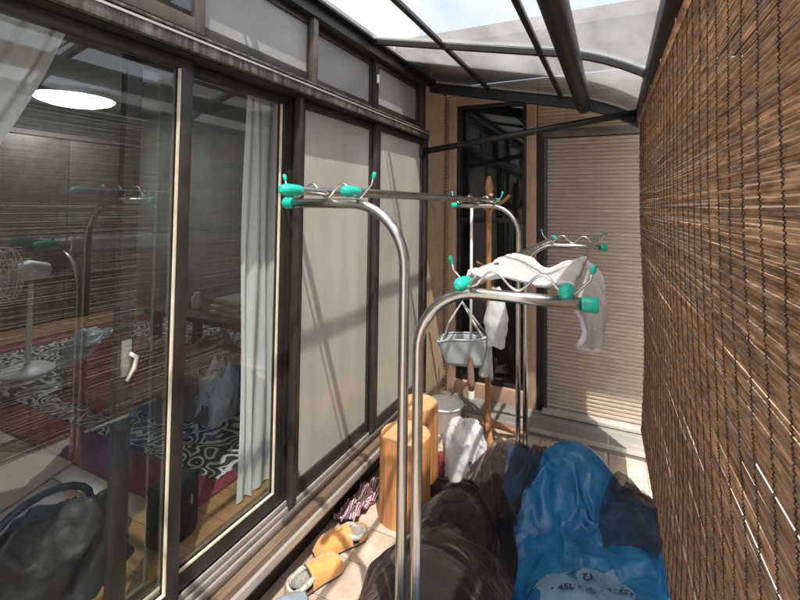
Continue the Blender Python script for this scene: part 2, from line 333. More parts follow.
# ------------------------------------------------------------------ sliding window wall (left)
GX = -1.25
win = thing('sliding_window', 'bronze sliding window wall of clear and frosted glass panels along the walkway', 'window', (GX, 1.5, 0.0))
def W(mb): # world to local of win
    mb.v = [(a-GX, b-1.5, c) for a, b, c in mb.v]; return mb
def wbox(name, mat, p, x0, x1, y0, y1, z0, z1, bevel=0.0): return W(MB().box(x0, x1, y0, y1, z0, z1)).build(name, mat, p, bevel > 0, bevel)
WY0, WY1 = -0.95, 2.80
wbox('head_frame', 'bronze', win, -1.33, -1.165, WY0, WY1, 1.955, 2.001)
wbox('ledge', 'bronze_worn', win, -1.30, -1.135, WY0, WY1+0.01, 2.0035, 2.012, 0.002)
wbox('ledge_face', 'bronze_worn', win, -1.162, -1.142, WY0, WY1+0.008, 1.958, 2.0025, 0.002)
wbox('ledge_ridge', 'rail', win, -1.1415, -1.1375, WY0, WY1, 1.992, 1.999)
wbox('jamb', 'bronze', win, -1.33, -1.165, WY1, WY1+0.05, 0.215, 2.003, 0.003)
wbox('jamb', 'bronze', win, -1.33, -1.165, WY0-0.05, WY0, 0.215, 2.003, 0.003)
wbox('sill_base', 'bronze_mid', win, -1.34, -1.165, WY0, WY1, 0.215, 0.245)
for k, xx in enumerate((-1.272, -1.236, -1.205, -1.176)):
    wbox('track_rail', 'rail', win, xx-0.004, xx+0.004, WY0, WY1, 0.2455, 0.262, 0.0015)
wbox('sill_board', 'sillwood', win, -1.1645, -1.128, WY0, WY1, 0.19, 0.236, 0.003)
wbox('sill_nosing', 'rail', win, -1.1275, -1.112, WY0, WY1, 0.178, 0.212, 0.003)
wbox('riser', 'soffit', win, -1.24, -1.215, WY0-0.05, WY1+0.05, -0.004, 0.21)
wbox('riser_lip', 'bronze_mid', win, -1.2145, -1.13, WY0, WY1, 0.15, 0.1775, 0.004)
def sash(y0, y1, xc, pane_mat, strip_side=None, dark='bronze', stile=0.045):
    z0, z1 = 0.263, 1.952; t = 0.014; br = 0.062
    mb = MB(); mb.box(xc-t, xc+t, y0, y0+stile, z0, z1); mb.box(xc-t, xc+t, y1-stile, y1, z0, z1)
    mb.box(xc-t+.001, xc+t-.001, y0+stile, y1-stile, z0, z0+br); mb.box(xc-t+.001, xc+t-.001, y0+stile, y1-stile, z1-0.035, z1)
    s = W(mb).build('sash', dark, win, True, 0.0025)
    wbox('pane', pane_mat, s, xc-0.0015, xc+0.0015, y0+stile-.004, y1-stile+.004, z0+br-.004, z1-0.031)
    if pane_mat == 'frost': return s
    wbox('glazing_bead', 'strip', s, xc+0.006, xc+0.0155, y0+stile+.0005, y1-stile-.0005, z0+br+.0006, z0+br+0.006)
    for yy in (y1-stile-0.006,):
        wbox('glazing_bead', 'strip', s, xc+0.006, xc+0.0155, yy+.0006, yy+0.0054, z0+br+.007, z1-0.036)
    return s
sL = sash(0.285, 0.965, -1.222, 'glass')
sI = sash(-0.38, 0.335, -1.256, 'glass')
sM = sash(0.775, 1.47, -1.256, 'glass')
sash(1.49, 2.155, -1.222, 'frost')
sash(2.125, 2.795, -1.190, 'frost')
wbox('meeting_post', 'bronze', win, -1.29, -1.243, 1.4715, 1.53, 0.2625, 1.954, 0.003)
wbox('meeting_post', 'bronze', win, -1.206, -1.178, 1.4615, 1.4885, 0.263, 1.9535, 0.003)
# crescent lock on inner stile
lk = W(MB().box(-1.2415, -1.232, 0.783, 0.808, 1.01, 1.11)).build('lock_plate', 'rail', sM, True, 0.002)
mb = MB(); mb.tube([(-1.225, 0.796, 1.075), (-1.222, 0.815, 1.06), (-1.222, 0.81, 1.03), (-1.224, 0.79, 1.0)], [0.006, 0.007, 0.007, 0.005], 8)
W(mb).build('lock_lever', 'rail', sM, 'all')

# transom windows above
tw = thing('transom_window', 'narrow bronze transom window of grey frosted glass above the sliding window', 'window', (GX, 1.5, 2.0))
def TW(mb): mb.v = [(a-GX, b-1.5, c-2.0) for a, b, c in mb.v]; return mb
def tbox(name, mat, p, x0, x1, y0, y1, z0, z1, bevel=0.0): return TW(MB().box(x0, x1, y0, y1, z0, z1)).build(name, mat, p, bevel > 0, bevel)
tbox('head_frame', 'bronze', tw, -1.33, -1.185, WY0, WY1+.05, 2.335, 2.372)
tbox('bottom_frame', 'bronze', tw, -1.33, -1.195, WY0, WY1+.05, 2.0128, 2.040)
tbox('rail_strip', 'rail', tw, -1.1945, -1.189, WY0, WY1+.04, 2.0128, 2.018)
tbox('jamb', 'bronze', tw, -1.33, -1.19, WY1+.001, WY1+.048, 2.0405, 2.3345)
def tsash(y0, y1, xc, pm='frost_grey', mat='bronze'):
    mb = MB(); t = 0.013; z0, z1 = 2.041, 2.334
    mb.box(xc-t, xc+t, y0, y0+.035, z0, z1); mb.box(xc-t, xc+t, y1-.035, y1, z0, z1)
    mb.box(xc-t+.001, xc+t-.001, y0+.035, y1-.035, z0, z0+.045); mb.box(xc-t+.001, xc+t-.001, y0+.035, y1-.035, z1-.03, z1)
    s = TW(mb).build('sash', mat, tw, True, 0.002)
    tbox('pane', pm, s, xc-.0015, xc+.0015, y0+.031, y1-.031, z0+.041, z1-.026)
    return s
tsash(0.965, 1.60, -1.235); tsash(1.575, 2.20, -1.262); sq = tsash(2.185, 2.80, -1.235)
tbox('latch', 'white_plastic', sq, -1.2215, -1.21, 2.19, 2.205, 2.20, 2.25, .002)
tbox('mullion', 'bronze_mid', tw, -1.2205, -1.195, 1.565, 1.60, 2.0405, 2.3345, .002)
s = tsash(0.20, 0.99, -1.205, 'glass', 'bronze_mid')

# upper house wall above and room shell
hw = thing('house_wall', 'cream rendered house wall rising above the terrace roof', 'wall', (GX, 1.0, 2.4))
MB().box(-0.22, 0.0, -3.0, 1.85, -0.026, 3.6).build('upper_wall', 'cream', hw)
MB().box(-0.15, 0.035, 1.852, 2.38, -2.4, -0.02).build('corner_wall', 'siding', hw)
MB().box(-0.15, 0.03, -3.0, -2.0025, -2.4, -0.028).build('near_wall', 'cream', hw)

# ------------------------------------------------------------------ room behind the glass
RX0, RX1, RY0, RY1, RZ0, RZ1 = -5.6, -1.342, -1.0, 3.4, 0.28, 2.50
rf = struct(bx('room_floor', 'soffit', None, RX0, RX1, RY0, RY1, 0.20, 0.262))
plank_me = MB().box(0, 1.42-.002, 0.001, 0.149, 0, 0.018).mesh('floor_board', 'floorwood', True, 0.0015)
for i in range(3):
    for j in range(29):
        p = link('floor_board', plank_me, rf); p.location = (RX0+0.0+i*1.42, RY0+0.02+j*0.15, 0.2625)
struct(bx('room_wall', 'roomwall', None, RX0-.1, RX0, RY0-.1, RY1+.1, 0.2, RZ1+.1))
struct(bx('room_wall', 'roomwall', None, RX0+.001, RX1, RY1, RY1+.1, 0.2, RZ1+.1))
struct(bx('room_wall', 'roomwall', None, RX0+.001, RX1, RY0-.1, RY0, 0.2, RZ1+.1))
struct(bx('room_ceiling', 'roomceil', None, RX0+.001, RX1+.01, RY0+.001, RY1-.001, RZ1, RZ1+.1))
lamp = thing('ceiling_lamp', 'lit round white ceiling lamp seen through the left glass panel', 'lamp', (-4.55, 2.35, RZ1))
MB().lathe([(0.30, 0.0), (0.33, -0.02), (0.33, -0.04), (0.29, -0.045)], n=40).build('base_ring', 'white_plastic', lamp, True)
MB().lathe([(0.02, -0.115), (0.12, -0.108), (0.22, -0.09), (0.30, -0.062), (0.318, -0.0455)], n=40).build('diffuser', 'lamp', lamp, True)
# sliding screen / dark wardrobe lines on far wall
wd = thing('wardrobe', 'dark tall wardrobe against the far wall of the room', 'wardrobe', (-5.3, 2.6, 0.281))
for k in range(2): MB().box(-.28, .25, -.62+k*.605, -.62+k*.605+.6, 0.0, 1.85).build('door', 'bronze_mid', wd, True, .004)
MB().box(-.285, .26, -.64, .61, 1.852, 1.90).build('top', 'bronze_mid', wd)

def rug(name, label, mat, x0, x1, y0, y1, z, t=0.008):
    o = MB().box(x0, x1, y0, y1, 0, t).build(name, mat, None, True, 0.003); o.location = (0, 0, z); return tag(o, label, 'rug')
rug('carpet', 'maroon carpet under the patterned rug on the room floor', 'maroon', -4.6, -1.50, 1.22, 3.2, 0.2812)
rug('patterned_rug', 'charcoal and off-white scroll patterned rug with dark border lines', 'rug', -4.3, -1.56, 1.42, 3.15, 0.2898)

def curtain(name, label, y0, y1, z0, z1, x, n, amp, tilt=0.0):
    def fn(u, v):
        yy = y0+(y1-y0)*u+tilt*(1-v)
        return (x+amp*math.sin(u*n*6.283)*(0.7+0.3*math.sin(v*3+u*5)), yy+0.01*math.sin(v*7+u*9), z0+(z1-z0)*v+0.006*math.sin(u*n*6.283*.5))
    o = MB().grid(int(n*14), 20, fn).build(name, 'curtain', None, 'all'); tag(o, label, 'curtain'); return o
curtain('curtain', 'white sheer curtain hanging inside beside the frosted panels', 1.355, 1.56, 0.285, 2.0, -1.375, 3.5, 0.012)
curtain('curtain', 'white sheer curtain gathered at the top left behind the near glass panel', -0.2, 0.72, 1.2, 2.05, -1.40, 14, 0.02, tilt=-0.34)

def lump(name, label, cat, mat, c, s, seed, amp=0.25, group=None, flat=0.0, nu=40, nv=22, parent=None, freq=2.2):
    def fn(u, v):
        th = u*2*math.pi; ph = (v)*math.pi*0.5
        r = 1+amp*fb(math.cos(th)*freq*.8+seed, math.sin(th)*freq*.8+seed*1.7, v*freq, 4)
        rr = math.cos(ph)**0.6*r
        return (s[0]*rr*math.cos(th), s[1]*rr*math.sin(th), s[2]*(math.sin(ph)**0.9)*(1+amp*.7*fb(math.cos(th)*rr*freq, math.sin(th)*rr*freq, seed, 4)))
    o = MB().grid(nu, nv, fn, True).build(name, mat, parent, 'all'); o.location = c
    if parent is None: tag(o, label, cat, group)
    return o
lump('red_blanket', 'crumpled dark red blanket heaped on the patterned rug', 'blanket', 'red', (-2.8, 1.80, 0.298), (0.34, 0.26, 0.30), 1.3, 0.5)
lump('brown_quilt', 'crumpled brown quilt lying on the patterned rug near the curtain', 'quilt', 'quilt', (-2.32, 1.95, 0.298), (0.30, 0.30, 0.32), 4.1, 0.5)
lump('pale_pillow', 'pale grey pillow behind the red blanket', 'pillow', 'plastic_grey', (-3.3, 1.95, 0.298), (0.32, 0.22, 0.28), 7.7, 0.3)
lump('plastic_bag', 'translucent white plastic bag on the rug inside the room', 'bag', 'bag', (-2.02, 1.83, 0.298), (0.11, 0.11, 0.27), 9.2, 0.5)
lump('floor_reflection_lump', 'white lump standing in for the sunlit floor reflection at the lower left of the room', 'bag', 'bag', (-2.05, 0.60, 0.281), (0.16, 0.16, 0.10), 12.2, 0.4)  # added pale lump, stands in for the sunlit tiles mirrored in the glass
# black handbag on the room floor near the sash
hb = thing('black_bag', 'large black bag lying on the room floor by the sash', 'bag', (-1.62, 0.82, 0.281))
lump('body', '', '', 'darkleather', (0, 0, 0), (0.17, 0.22, 0.22), 3.3, 0.35, parent=hb)
MB().tube([(-.06, .15*math.cos(a), .16+.10*math.sin(a)) for a in [i*math.pi/10 for i in range(11)]], 0.012, 8).build('handle', 'darkleather', hb, 'all')
bb = thing('black_box_bag', 'small upright black bag with two silver clasps on the room floor', 'bag', (-1.445, 1.12, 0.281), R(8))
MB().box(-.055, .055, -.075, .075, 0, .22).build('body', 'dark', bb, True, .025)
for yy in (-.035, .025): MB().box(.0555, .062, yy, yy+.006, .12, .155).build('clasp', 'rail', bb, True, .002)
cb = MB().box(-.45, .45, -.30, .30, 0, .006).build('cardboard_sheet', 'card', None, True, .002); cb.location = (-2.60, 0.82, 0.2815); cb.rotation_euler = (0, 0, R(20)); tag(cb, 'flat tan cardboard sheet on the wooden room floor', 'cardboard')
# floor fan
fan = thing('electric_fan', 'white electric floor fan standing at the far left of the room', 'fan', (-3.70, 1.68, 0.2988))
MB().lathe([(.16, 0), (.16, .015), (.12, .04), (.03, .06)], n=24).build('base', 'white_plastic', fan, True)
MB().tube([(0, 0, .05), (0, 0, .62)], .018, 10).build('stem', 'white_plastic', fan, True)
mb = MB(); mb.tube([(0, -.10, .70), (0, -.02, .71), (0, .10, .70)], [.05, .075, .05], 16); mb.build('motor', 'white_plastic', fan, True)
cage = MB()
for r_, yy in ((.17, -.12), (.19, -.16), (.17, -.20), (.08, -.21)): cage.tube([(r_*math.cos(a*math.pi/16), yy, .70+r_*math.sin(a*math.pi/16)) for a in range(33)], .004, 5, False)
for a in range(24):
    c_, s_ = math.cos(a*math.pi/12), math.sin(a*math.pi/12)
    cage.tube([(.03*c_, -.10, .70+.03*s_), (.17*c_, -.12, .70+.17*s_), (.19*c_, -.16, .70+.19*s_), (.17*c_, -.20, .70+.17*s_), (.03*c_, -.215, .70+.03*s_)], .0025, 4, False)
cage.build('guard', 'white_plastic', fan, True)
for k in range(4):
    a = k*math.pi/2
    MB().grid(6, 6, lambda u, v: ((.02+.13*v)*math.cos(a+(u-.5)*.9), -.16+.03*(u-.5), .70+(.02+.13*v)*math.sin(a+(u-.5)*.9))).build('blade', 'plastic_grey', fan, 'all')
# low table with papers
tb = thing('low_table', 'low dark wooden table with papers deeper in the room', 'table', (-2.75, 2.50, 0.2988))
MB().box(-.55, .55, -.25, .25, .33, .37).build('top', 'bronze_mid', tb, True, .006)
for sx in (-.48, .48):
    for sy in (-.19, .19): MB().box(sx-.03, sx+.03, sy-.03, sy+.03, 0, .3295).build('leg', 'bronze_mid', tb, True, .004)
zz = 0.2988+.3702
for k in range(6):
    h = random.choice((.012, .02, .03)); w_ = random.uniform(.11, .15)
    o = MB().box(-w_, w_, -.10, .10, 0, h).build('book', ('paper', 'greenbox', 'white_plastic')[k % 3], None, True, .002)
    o.location = (-2.55+random.uniform(-.02, .02), 2.46, zz); o.rotation_euler = (0, 0, random.uniform(-.2, .2)); zz += h+.0004
    tag(o, ('lowest', 'second lowest', 'third lowest', 'third highest', 'second highest', 'topmost')[k]+' pale book of the stack on the low table', 'book', 'books stacked on the low table')
for k, (xx, yy) in enumerate(((-2.32, 2.58), (-2.28, 2.40), (-2.95, 2.45))):
    o = MB().lathe([(.03, 0), (.042, .02), (.042, .09), (.025, .11), (.025, .125)], n=16).build('jar', 'white_plastic', None, True); o.location = (xx, yy, .2988+.3704)
    tag(o, ('small white jar on the low table just behind the books', 'small white jar at the near corner of the low table', 'small white jar alone at the far end of the low table')[k], 'jar', 'jars on the low table')

# ------------------------------------------------------------------ end wall (back)
BY = 3.35
ew = thing('end_wall', 'beige ribbed siding wall closing the far end of the walkway', 'wall', (0, BY, 0))
def siding(x0, x1, z0, z1, pitch=0.026):
    n = max(1, int((z1-z0)/pitch)); prof = []
    mb = MB(); ys = []
    for i in range(n):
        z = z0+(z1-z0)*i/n; zt = z0+(z1-z0)*(i+1)/n
        ys += [(-0.001, z), (-0.010, z+.003), (-0.007, zt-.004), (-0.0005, zt-.0015)]
    base = 0; mb.v = [(x0, y, z) for y, z in ys]+[(x1, y, z) for y, z in ys]; k = len(ys)
    mb.f = [(i, k+i, k+i+1, i+1) for i in range(k-1)]
    o = mb.build('siding', 'siding', ew); o['kind'] = 'stuff'; return o
MB().box(-1.35, 2.6, 0.0, 0.14, 0.0, 2.452).build('backing', 'soffit', ew)
siding(-1.213, -1.178, 0.0, 2.455)
siding(-1.178+.0, -0.50, 2.372, 2.455); siding(-0.498, 1.0, 2.06, 2.455); siding(0.72, 1.5, 0.06, 2.06)
siding(-1.178, -0.50, 0.0, 0.045)
fw = thing('end_window', 'tall dark window in a tan frame in the end wall', 'window', (0, BY, 0))
for (a, b, c, d) in ((-1.176, -1.112, .05, 2.37), (-.575, -.505, .05, 2.37)): MB().box(a, b, -.05, -.002, c, d).build('frame_stile', 'tanframe', fw, True, .004)
for (c, d) in ((.05, .16), (2.29, 2.37)): MB().box(-1.1118, -.5752, -.048, -.002, c, d).build('frame_rail', 'tanframe', fw, True, .004)
for (c, d, xx) in ((.163, 1.40, -.012), (1.385, 2.287, -.028)):
    sa = MB().box(-1.108, -1.085, xx-.010, xx+.008, c, d).box(-.602, -.579, xx-.010, xx+.008, c, d).box(-1.0848, -.6022, xx-.010, xx+.008, c, c+.03).box(-1.0848, -.6022, xx-.010, xx+.008, d-.025, d).build('sash', 'black', fw, True, .002)
    MB().box(-1.0855, -.6015, xx-.002, xx+.001, c+.028, d-.023).build('pane', 'dark_glass', sa)
MB().box(-1.109, -.578, .0005-.003, .0005-.0012, .17, 2.28).build('inner_screen', 'dark', fw)
sh = thing('roller_shutter', 'closed taupe slatted roller shutter in the end wall beside the reed blind', 'shutter', (0, BY, 0))
MB().box(-.455, -.432, -.045, -.012, .06, 2.0).build('guide_rail', 'bronze', sh, True, .003)
MB().box(.60, .625, -.045, -.012, .06, 2.0).build('guide_rail', 'bronze', sh, True, .003)
MB().box(-.457, .627, -.055, -.012, 2.002, 2.055).build('head_box', 'bronze_mid', sh, True, .003)
MB().box(-.457, .627, -.10, -.012, .0605, .082).build('sill', 'rail', sh, True, .003)
MB().box(-.460, .63, -.095, -.012, .0565, .0602).build('sill_apron', 'bronze', sh)
ns = 72; hh = (2.0-.084)/ns
sl = MB()
prof = [(-.015, 0), (-.0195, .18), (-.021, .5), (-.0195, .85), (-.015, .98), (-.013, .98), (-.013, 0)]
sl.v = [(-.431, y, z*hh) for y, z in prof]+[(.599, y, z*hh) for y, z in prof]; k = len(prof)
sl.f = [(i, (i+1) % k, k+(i+1) % k, k+i) for i in range(k)]+[tuple(range(k)), tuple(range(k, 2*k))]
slm = sl.mesh('slat', 'shutter', True)
for i in range(ns): o = link('slat', slm, sh); o.location = (0, random.uniform(-.0006, .0006), .084+i*hh)
# upper overhang of the far house, over the end of the terrace roof
oh = thing('overhang', 'dark brown soffit of the far house overhanging the end of the terrace roof', 'overhang', (0, 3.0, 2.458))
MB().box(-1.22, 2.2, -.54, .345, 0.0, .04).build('soffit', 'soffit', oh); MB().box(-1.22, 2.2, -.58, -.5405, -.004, .07).build('fascia', 'soffit', oh)
MB().box(-1.22, 2.2, -.54, .345, .0405, .068).build('deck', 'soffit', oh)

# ------------------------------------------------------------------ terrace roof
roof = thing('terrace_roof', 'black framed terrace roof with translucent polycarbonate panels curving down to the eave', 'roof', (0, 1.2, 2.2))
def zr(x):
    z = 2.2165-0.208*(x+0.3)
    if x > -0.2: z -= 0.62*(x+0.2)**2
    return z
RL = lambda mb: (setattr(mb, 'v', [(a, b-1.2, c-2.2) for a, b, c in mb.v]), mb)[1]
XS = [-1.235, -1.0, -0.77, -0.535, -0.30, -0.2, -0.12, -0.04, 0.03, 0.09, 0.135]
RYS = [-0.72, 0.21, 1.14, 2.07, 3.0]
for yy in RYS:
    w_ = .013 if yy < 2.9 else .022; hgt = .022 if yy < 2.9 else .068
    top = [(x, zr(x)+.006) for x in XS]; bot = [(x, zr(x)-hgt) for x in reversed(XS)]
    RL(MB().prism_y(top+bot, yy-w_, yy+w_)).build('rafter', 'black', roof, True)
for xx in (-0.77, -0.30):
    RL(MB().box(xx-.012, xx+.012, RYS[0]-.1, RYS[-1]-.024, zr(xx)-.016, zr(xx)+.0055)).build('glazing_bar', 'black', roof, True, .002)
RL(MB().box(-1.249, -1.185, RYS[0]-.1, 3.05, 2.374, 2.445)).build('wall_plate', 'black', roof, True, .004)
RL(MB().box(-1.184, -1.15, RYS[0]-.1, 3.05, 2.385, 2.41)).build('wall_plate_lip', 'black', roof, True, .003)
RL(MB().box(.118, .16, RYS[0]-.1, 3.05, 2.018, 2.078)).build('eave_beam', 'black', roof, True, .006)
gp = [(-.16+.044*math.cos(t_)*(1 if abs(math.cos(t_)) < .85 else .97), 2.118+.05*math.sin(t_)) for t_ in [i*math.pi/10 for i in range(20)]]
RL(MB().prism_y(gp, RYS[0]-.1, 2.86)).build('girder', 'black', roof, True)
RL(MB().prism_y([(-.16+(a+.16)*.8, 2.118+(b-2.118)*.8) for a, b in gp], 2.86, 2.872)).build('girder_cap', 'black', roof, True)
xb = [(-1.235, -.7795), (-.7605, -.3095), (-.2905, .128)]
for i in range(4):
    for (a, b) in xb:
        n_ = 10
        def fn(u, v, a=a, b=b, i=i):
            x = a+(b-a)*u; return (x, RYS[i]+.0135+(RYS[i+1]-RYS[i]-.027)*v-1.2, zr(x)+.004-2.2)
        o = MB().grid(n_, 1, fn).build('panel', 'poly', roof, 'all'); solidify(o, .0002).modifiers.clear()
    # flashing strip beside rafter (bright double line)
    top = [(x, zr(x)+.0035) for x in XS]; bot = [(x, zr(x)-.004) for x in reversed(XS)]
    RL(MB().prism_y(top+bot, RYS[i+1]-.055, RYS[i+1]-.045)).build('panel_seal', 'plastic_grey', roof, True)
MBt = MB().tube([(-1.19, 2.76, 1.865), (-.5, 2.83, 1.968), (.13, 2.90, 2.06)], .021, 14)
RL(MBt).build('tie_bar', 'black', roof, 'all')
RL(MB().box(-1.215, -1.165, 2.735, 2.785, 1.83, 1.90)).build('tie_bracket', 'black', roof, True, .004)

# ------------------------------------------------------------------ reed blind (right)
bl = thing('reed_blind', 'brown reed blind hanging along the right side of the walkway', 'blind', (0.193, 0.0, 0.0), math.atan(0.018))
Z0, Z1, PITCH_ = 0.24, 2.005, 0.0062
BY0, BY1 = -0.15, 2.92
NR = int((Z1-Z0)/PITCH_)
def bulge(z): t = (z-Z0)/(Z1-Z0); return 0.012*math.sin(t*math.pi*1.1)+0.008*math.sin(t*7)
reed_me = []
for k in range(14):
    r0 = .00304*random.uniform(.88, 1.05); ph = random.uniform(0, 6)
    pts = []; rs = []
    for j in range(7):
        u = j/6; pts.append((.0022*math.sin(ph+u*9)+.0012*math.sin(ph*3+u*23), BY0+(BY1-BY0)*u, .0016*math.sin(ph*2+u*11+k))); rs.append(r0*(1+.10*math.sin(k+u*13)))
    reed_me.append(MB().tube(pts, rs, 5).mesh('reed', 'reed', 'all'))
for i in range(NR):
    o = link('reed', reed_me[random.randrange(14)], bl); z = Z0+PITCH_*(i+.5)+random.uniform(-.0007, .0007)
    o.location = (bulge(z)+random.uniform(-.001, .001), random.uniform(-.006, .006), z); o.rotation_euler = (random.uniform(-.0006, .0006), random.uniform(0, .3), 0)
cord_me = []
for k in range(4):
    pts = []
    for i in range(NR*2+1):
        z = Z0+PITCH_*i/2; sgn = 1 if (i//2) % 2 else -1
        pts.append((bulge(z)-.0030-(.0022 if i % 2 else 0), .0016*math.sin(i*1.57+k)+.003*math.sin(z*9+k*2)+.002*math.sin(z*23+k), z))
    cord_me.append(MB().tube(pts, .0011, 4).mesh('cord', 'cord', True))
ncord = int((BY1-BY0-.04)/.079)
for i in range(ncord+1):
    o = link('cord', cord_me[i % 4], bl); o.location = (0, BY0+.02+i*.079+random.uniform(-.004, .004), 0)
bx('top_batten', 'reed', bl, -.012, .012, BY0, BY1, Z1+.002, Z1+.022, .003)
for i in range(9):
    yy = BY0+.1+i*(BY1-BY0-.2)/8
    MB().tube([(-.014, yy, Z1+.0), (-.014, yy, Z1+.045), (.01, yy, Z1+.06), (.02, yy, Z1+.03)], .002, 6).build('hook', 'wire', bl, 'all')

# ------------------------------------------------------------------ laundry stand
ls = thing('laundry_stand', 'stainless steel laundry drying stand with turquoise capped gooseneck arms', 'drying stand', (-.48, 1.83, 0))
LS = lambda mb: (setattr(mb, 'v', [(a+.48, b-1.83, c) for a, b, c in mb.v]), mb)[1]
def gooseneck(xp, xe, zt, y, rad, r=.0142):
    s_ = 1 if xe > xp else -1
    pts = [(xp, y, .03), (xp, y, .6), (xp, y, zt-rad-.05), (xp, y, zt-rad)]
    for i in range(1, 13):
        a = i/12*math.pi/2; pts.append((xp+s_*rad*(1-math.cos(a)), y, zt-rad+rad*math.sin(a)))
    pts += [(xp+s_*(rad+.04), y, zt), (xe-s_*.03, y, zt)]
    p = LS(MB().tube(pts, r, 16)).build('post', 'steel', ls, 'all')
    LS(MB().tube([(xe-s_*.034, y, zt), (xe-s_*.004, y, zt), (xe, y, zt)], [r+.0028, r+.0035, r+.001], 16)).build('end_cap', 'green', p, True)
    return p
def hookwire(x0, pitch, z, y, parent):
    # up-turned end, three valleys, two humps, up-turned end
    A = .020; p = pitch; top = z+2*A
    pts = [(x0-p*.44, y-.004, top+.016), (x0-p*.39, y-.004, top-.004)]
    n = 48
    for i in range(n+1):
        u = -.33+2.66*i/n; pts.append((x0+p*u, y-.004, z+A*(1-math.cos(2*math.pi*u))))
    pts += [(x0+p*2.39, y-.004, top-.004), (x0+p*2.44, y-.004, top+.016)]
    LS(MB().tube(pts, .0032, 8)).build('hook_wire', 'wire', parent, 'all')
    for e, q in ((pts[0], pts[1]), (pts[-1], pts[-2])):
        d = (Vector(e)-Vector(q)).normalized()
        LS(MB().tube([Vector(e)-d*.004, Vector(e)+d*.004, Vector(e)+d*.012, Vector(e)+d*.016], [.0045, .0062, .0062, .003], 10)).build('hook_tip', 'green', parent, True)
FR = ((1.07, 0), (2.64, 1))
for y, k in FR:
    a = gooseneck(-.503, -.915, 1.503, y, .17)
    b = gooseneck(-.461, -.03, 1.285, y, .16)
    hookwire(-.865, .1085, 1.503+.0142+.003, y, a)
    hookwire(-.320, .114, 1.285+.0142+.003, y, b)
    LS(MB().box(-.522, -.442, y-.0185, y+.0185, .10, .13)).build('clamp', 'steel', ls, True, .006)
    LS(MB().tube([(-.70, y, .017), (-.482, y, .017), (-.30, y, .017)], .014, 12)).build('foot_bar', 'steel', ls, 'all')
LS(MB().tube([(-.482, 1.085, .055), (-.482, 2.625, .055)], .012, 12)).build('base_bar', 'steel', ls, 'all')
def pole(x, z, y0, y1, label, cap=True):
    t = thing('drying_pole', label, 'pole', (x, y0, z), 0, 'poles resting on the laundry stand')
    MB().tube([(0, .02, 0), (0, (y1-y0)*.5, 0), (0, y1-y0-.02, 0)], .0118, 14).build('tube', 'steel', t, True)
    for s_, yy in ((1, 0), (-1, y1-y0)):
        MB().tube([(0, yy+s_*d, 0) for d in (.0, .006, .02, .045, .07, .078)], [.007, .013, .0165, .0160, .0145, .0125], 14).build('end_cap', 'green', t, True)
ZT, ZL = 1.503+.0142+.003+.0032+.0118, 1.285+.0142+.003+.0032+.0118
pole(-.757, ZT+.001, .868, 2.78, 'upper drying pole nearer the window, with its turquoise end nearest the glass')
pole(-.648, ZT+.001, .985, 2.76, 'upper drying pole nearer the posts, its turquoise end set farther back')
pole(-.320, ZL+.001, .965, 2.78, 'lower drying pole on the window side under the white towel')
pole(-.092, ZL+.001, .985, 2.80, 'lower drying pole on the blind side under the white towel')

# ------------------------------------------------------------------ towel
prof = []   # cross-section from left tail, over the two poles, to the right tail
pl, pr, zp = -.320, -.092, ZL+.0135
def tsec(s, y):
    """s 0..1 -> (x,z)"""
    wob = fb(s*3.1, y*4.2, 2.0, 3)
    if s < .10:
        t = s/.10; x = pl-.035+.025*t; z = zp-.055+.05*t
    elif s < .62:
        t = (s-.10)/.52; x = pl-.010+(pr-pl+.02)*t
        sag = .030+.016*math.sin(y*5.0); z = zp-sag*math.sin(math.pi*t)**1.4+.010*math.sin(t*9+y*4)*math.sin(math.pi*t)+.006*math.sin(math.pi*t)
    else:
        t = (s-.62)/.38; x = pr+.012+.020*math.sin(min(1, t*3)*math.pi/2)+.014*math.sin(t*5+y*3); z = zp-.003-.19*t**1.15-.012*t*math.sin(y*9)
    return x+.006*wob, z+.007*wob
ty0, ty1 = 1.085, 1.62
def tfn(u, v):
    y = ty0+(ty1-ty0)*v; x, z = tsec(u, y); hang = max(0, (u-.62)/.38)
    k = hang**.8
    y2 = y+.02*fb(u*4, v*2, 5)-.36*k*v*(ty1-ty0)/.53+.012*math.sin(u*17)*(1-hang)
    x2 = x+k*((v-.35)*.055+.012*math.sin(v*9+hang*3))
    z2 = z+hang*(.055*(2*v-1)**2+.03*v)
    # soft crumple
    z2 += .008*fb(x*14, y*11, 3.0, 3)*(1-hang); x2 += .006*fb(z*20, v*6, 7.0, 3)*hang
    return (x2, y2, z2)
tw_o = thing('towel', 'white terry towel draped over the two lower drying poles', 'towel', (0, 0, 0))
o = MB().grid(110, 80, tfn).build('cloth', 'towel', tw_o, 'all'); solidify(o, .009); o.modifiers['thickness'].offset = 0
for v in (0.0, 1.0):
    pts = [Vector(tfn(i/80, v)) for i in range(81)]
    MB().tube(pts, .0062, 8).build('hem', 'towelhem', tw_o, 'all')
pts = [Vector(tfn(1.0, i/40)) for i in range(41)]; MB().tube(pts, .006, 8).build('hem', 'towelhem', tw_o, 'all')

